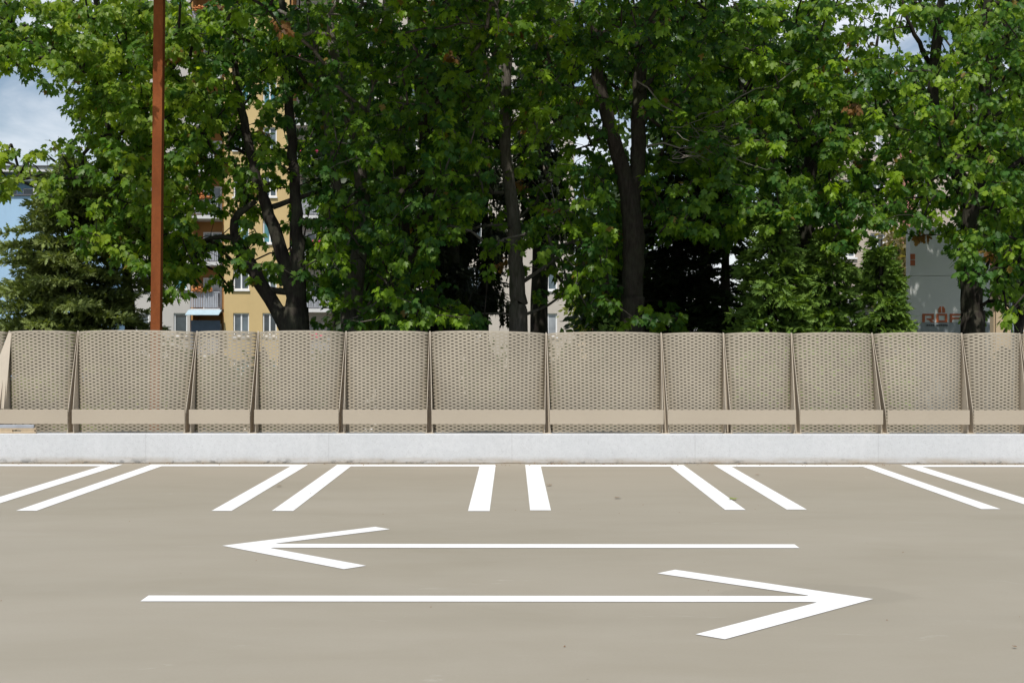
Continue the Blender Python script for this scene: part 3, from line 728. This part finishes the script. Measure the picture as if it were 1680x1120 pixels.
def loggia(px0, px1, wallmat, left):
    mbw = MB(); mbw.box(X(px0), X(px1), YB+1.5, YB+1.7, GZ, zt); mbw.build('recess_wall', M[wallmat], bl)
    mbw = MB()
    for sx in (X(px0)+.003, X(px1)-.123): mbw.box(sx, sx+.12, YB+.01, YB+1.49, GZ, zt)
    mbw.build('side_wall', M['orange_plaster'], bl)
    for i, ry in enumerate(rows):
        zf = Zb(ry-7)          # slab under this floor's balcony rail
        if Zb(ry)+2 > zt: break
        mbs = MB(); mbs.box(X(px0)+.13, X(px1)-.13, YB-.75, YB+1.49, zf-.22, zf); slab = mbs.build('balcony', M['white_plaster'], bl)
        mbr = MB(); n = int((X(px1)-X(px0)-.3)/.11)
        for q in range(n): xx = X(px0)+.15+q*.11; mbr.box(xx, xx+.075, YB-.74, YB-.71, zf+.08, zf+1.0)
        mbr.box(X(px0)+.13, X(px1)-.13, YB-.76, YB-.69, zf+1.003, zf+1.07); mbr.build('railing', M['slat'], slab)
        dz = zf+.05
        mbd = MB(); cx = (X(px0)+X(px1))/2; mbd.box(cx-.6, cx+.6, YB+1.44, YB+1.495, dz, dz+2.0); dr = mbd.build('door', M['frame'], bl)
        mbd = MB(); mbd.box(cx-.5, cx-.04, YB+1.42, YB+1.438, dz+.15, dz+1.9); mbd.box(cx+.04, cx+.5, YB+1.42, YB+1.438, dz+.15, dz+1.9); mbd.build('pane', PANES[(i+left) % 3], dr)
        if (i+left) % 2 == 0:
            mbf = MB()
            for q in range(34):
                xx = RNG.uniform(X(px0)+.3, X(px1)-.6); zz = zf+1.05+RNG.uniform(0, .3); s_ = RNG.uniform(.06, .13); mbf.tube([(xx, YB-.85, zz-s_), (xx+.02, YB-.9, zz), (xx, YB-.85, zz+s_)], [.02, s_, .02], 5)
            mbf.build('flower_box', M['flower_o'] if left == 0 else M['flower'], slab)
loggia(313, 368, 'orange_plaster', 0); loggia(477, 547, 'white_plaster', 1)
mb = MB(); zf = Zb(508); mb.prism([(X(314), YB-.8, Zb(509)), (X(314), YB-1.7, Zb(517)), (X(314), YB-1.7, Zb(517)-.04), (X(314), YB-.8, Zb(509)-.04)], (X(368)-X(314), 0, 0)); mb.build('awning', M['awning'], bl)
mb = MB(); mb.box(X(314)+.13, X(368)-.13, YB-.68, YB-.6, GZ, Zb(526)); mb.build('balcony_screen', M['rail_dark'], bl)

# pale blue building far left
YL = 165.0; kl = YL/F; XL = lambda px: (px-840)*kl; ZL = lambda py: CAMZ+(560-py)*kl
bb = tag(empty('blue_building', (XL(60), YL, GZ)), 'pale blue flat-roofed block at the far left with a recessed top floor', 'building')
mb = MB(); mb.box(XL(-420), XL(175), YL, YL+14, GZ, ZL(322)); mb.build('wall', M['blue_plaster'], bb)
mb = MB(); mb.box(XL(-421), XL(176), YL-.25, YL+14.2, ZL(322)+.005, ZL(319.5)); mb.build('ledge', M['roofing'], bb)
holes = [(XL(a), XL(b), ZL(319), ZL(308)) for a, b in ((-60,-40),(-30,-8),(4,22),(31,50),(72,92),(100,120))]
wall_holes(XL(-420), XL(175), ZL(319), ZL(284), holes, YL+1.2).build('recessed_wall', M['blue_shade'], bb)
for i, h in enumerate(holes): window(bb, h[0], h[1], h[2]+.02, h[3], YL+1.2, PANES[(2, 1, 1, 0, 2, 0)[i]], False, False)
mb = MB(); mb.box(XL(-420), XL(175), YL+1.6, YL+13.9, ZL(319)+.01, ZL(283)); mb.build('core', M['blue_shade'], bb)
mb = MB(); mb.box(XL(-424), XL(178), YL-1.0, YL+14.4, ZL(284)+.01, ZL(276.2)); mb.build('fascia', M['white_plaster'], bb)
mb = MB(); mb.box(XL(-425), XL(179), YL-1.2, YL+14.6, ZL(276.2)+.01, ZL(274)); mb.build('roof', M['roofing'], bb)
mb = MB(); mb.box(XL(55), XL(61), YL-.2, YL+.25, ZL(319.4), ZL(284)); mb.box(XL(-100), XL(-94), YL-.2, YL+.25, ZL(319.4), ZL(284)); mb.build('column', M['white_plaster'], bb)
mb = MB(); mb.box(XL(-420), XL(175), YL-.3, YL+.6, ZL(298), ZL(293)); mb.build('sunshade', M['white_plaster'], bb)

# cream building at right
YP = 72.0; kp = YP/F; XP = lambda px: (px-840)*kp; ZP = lambda py: CAMZ+(560-py)*kp
cb = tag(empty('cream_building', (XP(1460), YP, GZ)), 'cream building with a dusky pink wall strip, glimpsed above the small spruce', 'building')
holes = [(XP(a), XP(b), ZP(y+40), ZP(y)) for y in (470,382,294,206) for a, b in ((1380,1404),(1428,1452))]
wall_holes(XP(1340), XP(1476), GZ, ZP(158), holes, YP).build('facade', M['cream_plaster'], cb)
for i, h in enumerate(holes): window(cb, *h, YP, PANES[(i*2) % 3])
mb = MB(); mb.box(XP(1476), XP(1499), YP-.15, YP+5, GZ, ZP(170)); mb.build('wall_strip', M['pink_plaster'], cb)
holes = [(XP(1502), XP(1524), ZP(y+40), ZP(y)) for y in (470,382,294,206)]
wall_holes(XP(1499), XP(1640), GZ, ZP(158), holes, YP).build('facade', M['cream_plaster'], cb)
for i, h in enumerate(holes): window(cb, *h, YP, PANES[i % 3])
mb = MB(); mb.box(XP(1340), XP(1475.8), YP+.3, YP+10, GZ, ZP(158)+.01); mb.box(XP(1499.2), XP(1640), YP+.3, YP+10, GZ, ZP(158)+.01); mb.build('core', M['cream_plaster'], cb)
mb = MB(); mb.box(XP(1335), XP(1645), YP-.5, YP+10.5, ZP(158)+.012, ZP(152)); mb.build('roof', M['roofing'], cb)

# tan house at the right edge
YT = 60.0; kt = YT/F; XT = lambda px: (px-840)*kt; ZTn = lambda py: CAMZ+(560-py)*kt
th = tag(empty('tan_house', (XT(1670), YT, GZ)), 'small tan house behind the thin grey pole at the right edge', 'building')
holes = [(XT(1660), XT(1676), ZTn(540), ZTn(500)), (XT(1700), XT(1716), ZTn(540), ZTn(500))]
wall_holes(XT(1634), XT(1760), GZ, ZTn(462), holes, YT).build('wall', M['tan_plaster'], th)
for h in holes: window(th, *h, YT, PANES[0])
mb = MB(); mb.box(XT(1634), XT(1760), YT+.3, YT+6, GZ, ZTn(462)+.01); mb.build('core', M['tan_plaster'], th)
mb = MB(); xa, xb_ = XT(1626), XT(1768); za = ZTn(463); mb.prism([(xa, YT-.5, za), (xa, YT+6.5, za), (xa, YT+3, za+1.9)], (xb_-xa, 0, 0)); mb.build('roof', M['red_roof'], th)
# red-roofed shed in the middle
YS = 58.0; ks = YS/F; xs0, xs1 = (944-840)*ks, (978-840)*ks; zr = CAMZ+(560-531)*ks
sd = tag(empty('red_roofed_house', ((xs0+xs1)/2, YS, GZ)), 'small house whose dull red roof just shows over the fence', 'building')
mb = MB(); mb.box(xs0+.06, xs1-.06, YS+.1, YS+1.6, GZ, zr-.4); mb.build('wall', M['tan_plaster'], sd)
mb = MB(); mb.prism([(xs0, YS, zr-.42), (xs0, YS+1.7, zr-.42), (xs0, YS+.85, zr)], (xs1-xs0, 0, 0)); mb.build('roof', M['red_roof'], sd)
# door of the house
mb = MB(); mb.box(xs0+.3, xs0+.6, YS+.07, YS+.099, GZ+.02, GZ+2.1); mb.build('door', M['sill'], sd)

# white annex between spruce and sign
YV = 48.0; kv = YV/F; XV = lambda px: (px-840)*kv; ZV = lambda py: CAMZ+(560-py)*kv
an = tag(empty('white_annex', (XV(1470), YV, GZ)), 'low white flat-roofed annex showing between the small spruce and the sign panel', 'building')
holes = [(XV(a), XV(b), ZV(y+12), ZV(y)) for y in (511, 570, 629) for a, b in ((1405, 1425), (1440, 1460), (1475, 1495))]
wall_holes(XV(1395), XV(1540), GZ, ZV(504), holes, YV).build('wall', M['white_plaster'], an)
for i, h in enumerate(holes): window(an, *h, YV, PANES[(1, 3, 0)[i % 3]], False)
mb = MB(); mb.box(XV(1395), XV(1540), YV+.3, YV+6, GZ, ZV(504)+.01); mb.build('core', M['white_plaster'], an)
mb = MB(); mb.box(XV(1391), XV(1544), YV-.3, YV+6.3, ZV(504)+.012, ZV(500)); mb.build('roof', M['roofing'], an)

# ------------------------------------------------------------------ sign panel
YG = 33.0; kg = YG/F; XG = lambda px: (px-840)*kg; ZG = lambda py: CAMZ+(560-py)*kg
sg = tag(empty('sign_panel', (XG(1558), YG, GZ)), 'tall pale grey advertising panel with orange lettering behind the dark right-hand trunk', 'sign')
mb = MB(); mb.box(XG(1493), XG(1624), YG, YG+.35, ZG(452)+.006, ZG(372)); mb.box(XG(1493), XG(1624), YG, YG+.35, ZG(528)+.002, ZG(452)-.006); mb.box(XG(1494), XG(1623), YG+.03, YG+.32, ZG(452)-.0055, ZG(452)+.0055)
mb.build('face', M['sign_face'], sg)
mb = MB(); mb.box(XG(1493), XG(1624), YG+.001, YG+.35, GZ, ZG(528)); mb.build('lower_band', M['sign_band'], sg)
yl = YG-.012
def gbox(mb, a, b, c, d): mb.box(XG(a), XG(b), yl, YG-.001, ZG(d), ZG(c))
mb = MB()   # R O F
gbox(mb, 1513, 1517.4, 514, 528); gbox(mb, 1517.5, 1532, 514, 517); gbox(mb, 1528, 1532, 517.1, 521.5); gbox(mb, 1520, 1532, 521.6, 524)
mb.prism([(XG(1523), yl, ZG(524.1)), (XG(1528), yl, ZG(524.1)), (XG(1533), yl, ZG(528)), (XG(1527.5), yl, ZG(528))], (0, .011, 0))
gbox(mb, 1536, 1540, 514, 528); gbox(mb, 1550, 1554, 514, 528); gbox(mb, 1540.1, 1549.9, 514, 517); gbox(mb, 1540.1, 1549.9, 525, 528)
gbox(mb, 1558, 1562, 514, 528); gbox(mb, 1562.1, 1578, 514, 517); gbox(mb, 1562.1, 1575, 520, 523)
mb.build('lettering', M['sign_orange'], sg)
mb = MB()
for s in (-1, 1):
    c_ = 1544.8; a = c_+s*.8; b = c_+s*5.6
    mb.prism([(XG(a), yl, ZG(512.5)), (XG(b), yl, ZG(512.5)), (XG(b), yl, ZG(506)), (XG(c_+s*3), yl, ZG(502)), (XG(a), yl, ZG(502))], (0, .011, 0))
gbox(mb, 1493.3, 1501, 416, 425); gbox(mb, 1493.3, 1501, 426.2, 435)
mb.build('emblem', M['sign_orange'], sg)
mb = MB(); xx = 1520
for w_ in (3,2,3,2,0,3,2,3,2,2,3):
    if w_: gbox(mb, xx, xx+w_, 531.5, 534)
    xx += (w_ or 2)+.8
mb.build('small_print', M['sign_dark'], sg)
# thin grey pole
mb = MB(); xp = at(1661, 540, 30)[0]
mb.tube([(xp+.02, 30, GZ), (xp, 30, 1.9), (xp-.06, 30, 2.8), (xp-.09, 30, 3.4)], [.036, .034, .03, .028], 10)
tag(mb.build('metal_pole', M['lamp_grey'], smooth=True), 'thin slightly bent grey metal pole at the right among the leaves', 'pole')

# ------------------------------------------------------------------ fallen leaves on the deck
V, polys = MAPLE
for (px, py, sz, mt, rz, lab) in [(1205, 820, .10, 'green_leaf', .3, 'yellow-green fallen leaf on the bay line behind the right arrow head'), (905, 797, .07, 'dead_leaf', 1.2, 'dry brown fallen leaf on the deck, right of the central bay lines'),
        (1016, 817, .08, 'dead_leaf', 2.5, 'dark curled leaf lying in the bay right of the centre'), (455, 798, .07, 'dead_leaf', 4, 'small dark leaf lying between the double lines left of the centre'),
        (1668, 1063, .026, 'dead_leaf', .8, 'brown leaf at the lower right corner of the deck'), (1246, 779, .06, 'dead_leaf', 1.9, 'small brown leaf near the wall right of the centre')]:
    Y = CAMZ*F/(py-560); p = at(px, py, Y); mb = MB()
    c, s = math.cos(rz), math.sin(rz)
    for q in polys: mb.poly([(p[0]+sz*(V[i][0]*c-V[i][1]*s), Y+sz*(V[i][0]*s+V[i][1]*c), .012+sz*.5*abs(V[i][2])) for i in q])
    tag(mb.build('fallen_leaf', M[mt]), lab, 'leaf', 'fallen leaves on the deck')

mb = MB(); rg = np.random.default_rng(5)
for q in range(290):
    near = rg.random() < .74
    x = rg.uniform(-8, 8); y = 18.62-abs(rg.normal(0, .12)) if near else rg.uniform(7.2, 18.4)
    r = rg.uniform(.006, .017)*(1 if near else .55); h = r*rg.uniform(.3, .7); a0 = rg.uniform(0, 6.3); k = 5
    n0 = len(mb.v); mb.v += [(x+r*math.cos(a0+2*PI*j/k)*rg.uniform(.6, 1.3), y+r*math.sin(a0+2*PI*j/k)*rg.uniform(.6, 1.3), .0045) for j in range(k)]+[(x, y, .0045+h)]
    mb.f += [(n0+j, n0+(j+1) % k, n0+k) for j in range(k)]
tag(mb.build('grit', M['dead_leaf']), 'specks of grit and leaf litter strewn over the deck and along the wall foot', 'grit', kind='stuff')

# ------------------------------------------------------------------ light
SUN_EL, SUN_AZ = math.radians(57), math.radians(193)   # azimuth clockwise from +Y: behind the viewer, a little left
w = bpy.data.worlds.new('World'); scn.world = w; w.use_nodes = True
nt = w.node_tree; bg = nt.nodes['Background']
sky = nt.nodes.new('ShaderNodeTexSky'); sky.sky_type = 'NISHITA'; sky.sun_disc = False
sky.sun_elevation = SUN_EL; sky.sun_rotation = SUN_AZ; sky.air_density = 1.0; sky.dust_density = .7; sky.ozone_density = 1.2
tc = nt.nodes.new('ShaderNodeTexCoord'); mp = nt.nodes.new('ShaderNodeMapping'); mp.inputs['Scale'].default_value = (1, 1, 2.6); nt.links.new(tc.outputs['Generated'], mp.inputs['Vector'])
no = nt.nodes.new('ShaderNodeTexNoise'); no.inputs['Scale'].default_value = 5.5; no.inputs['Detail'].default_value = 7; no.inputs['Roughness'].default_value = .55; no.inputs['Distortion'].default_value = .4
nt.links.new(mp.outputs['Vector'], no.inputs['Vector'])
rp = nt.nodes.new('ShaderNodeValToRGB'); rp.color_ramp.elements[0].position = .42; rp.color_ramp.elements[1].position = .68
rp.color_ramp.elements[0].color = (.04,.04,.04,1); rp.color_ramp.elements[1].color = (.92,.92,.92,1)
nt.links.new(no.outputs['Fac'], rp.inputs['Fac'])
mx = nt.nodes.new('ShaderNodeMix'); mx.data_type = 'RGBA'; nt.links.new(rp.outputs['Color'], mx.inputs[0]); nt.links.new(sky.outputs[0], mx.inputs[6]); mx.inputs[7].default_value = (11.5, 11.8, 12.4, 1)
nt.links.new(mx.outputs[2], bg.inputs['Color']); bg.inputs['Strength'].default_value = .10
sl = bpy.data.lights.new('Sun', 'SUN'); sl.energy = 4.2; sl.angle = math.radians(.53); sl.color = (1, .965, .91)
so = bpy.data.objects.new('Sun', sl); COL.objects.link(so)
dv = Vector((math.sin(SUN_AZ)*math.cos(SUN_EL), math.cos(SUN_AZ)*math.cos(SUN_EL), math.sin(SUN_EL)))
so.rotation_euler = dv.to_track_quat('Z', 'Y').to_euler(); so.location = (-10, -20, 30)

cam = bpy.data.cameras.new('Camera'); cam.sensor_width = 36; cam.lens = 36*F/1680; cam.clip_end = 8000; cam.clip_start = .1
co = bpy.data.objects.new('Camera', cam); COL.objects.link(co); co.location = (0, 0, CAMZ); co.rotation_euler = (PI/2, -.0008, 0); scn.camera = co
vs_ = scn.view_settings; vs_.view_transform = 'Standard'; vs_.look = 'None'; vs_.gamma = 1; vs_.exposure = -.11
scn.cycles.max_bounces = 8; scn.cycles.transparent_max_bounces = 8
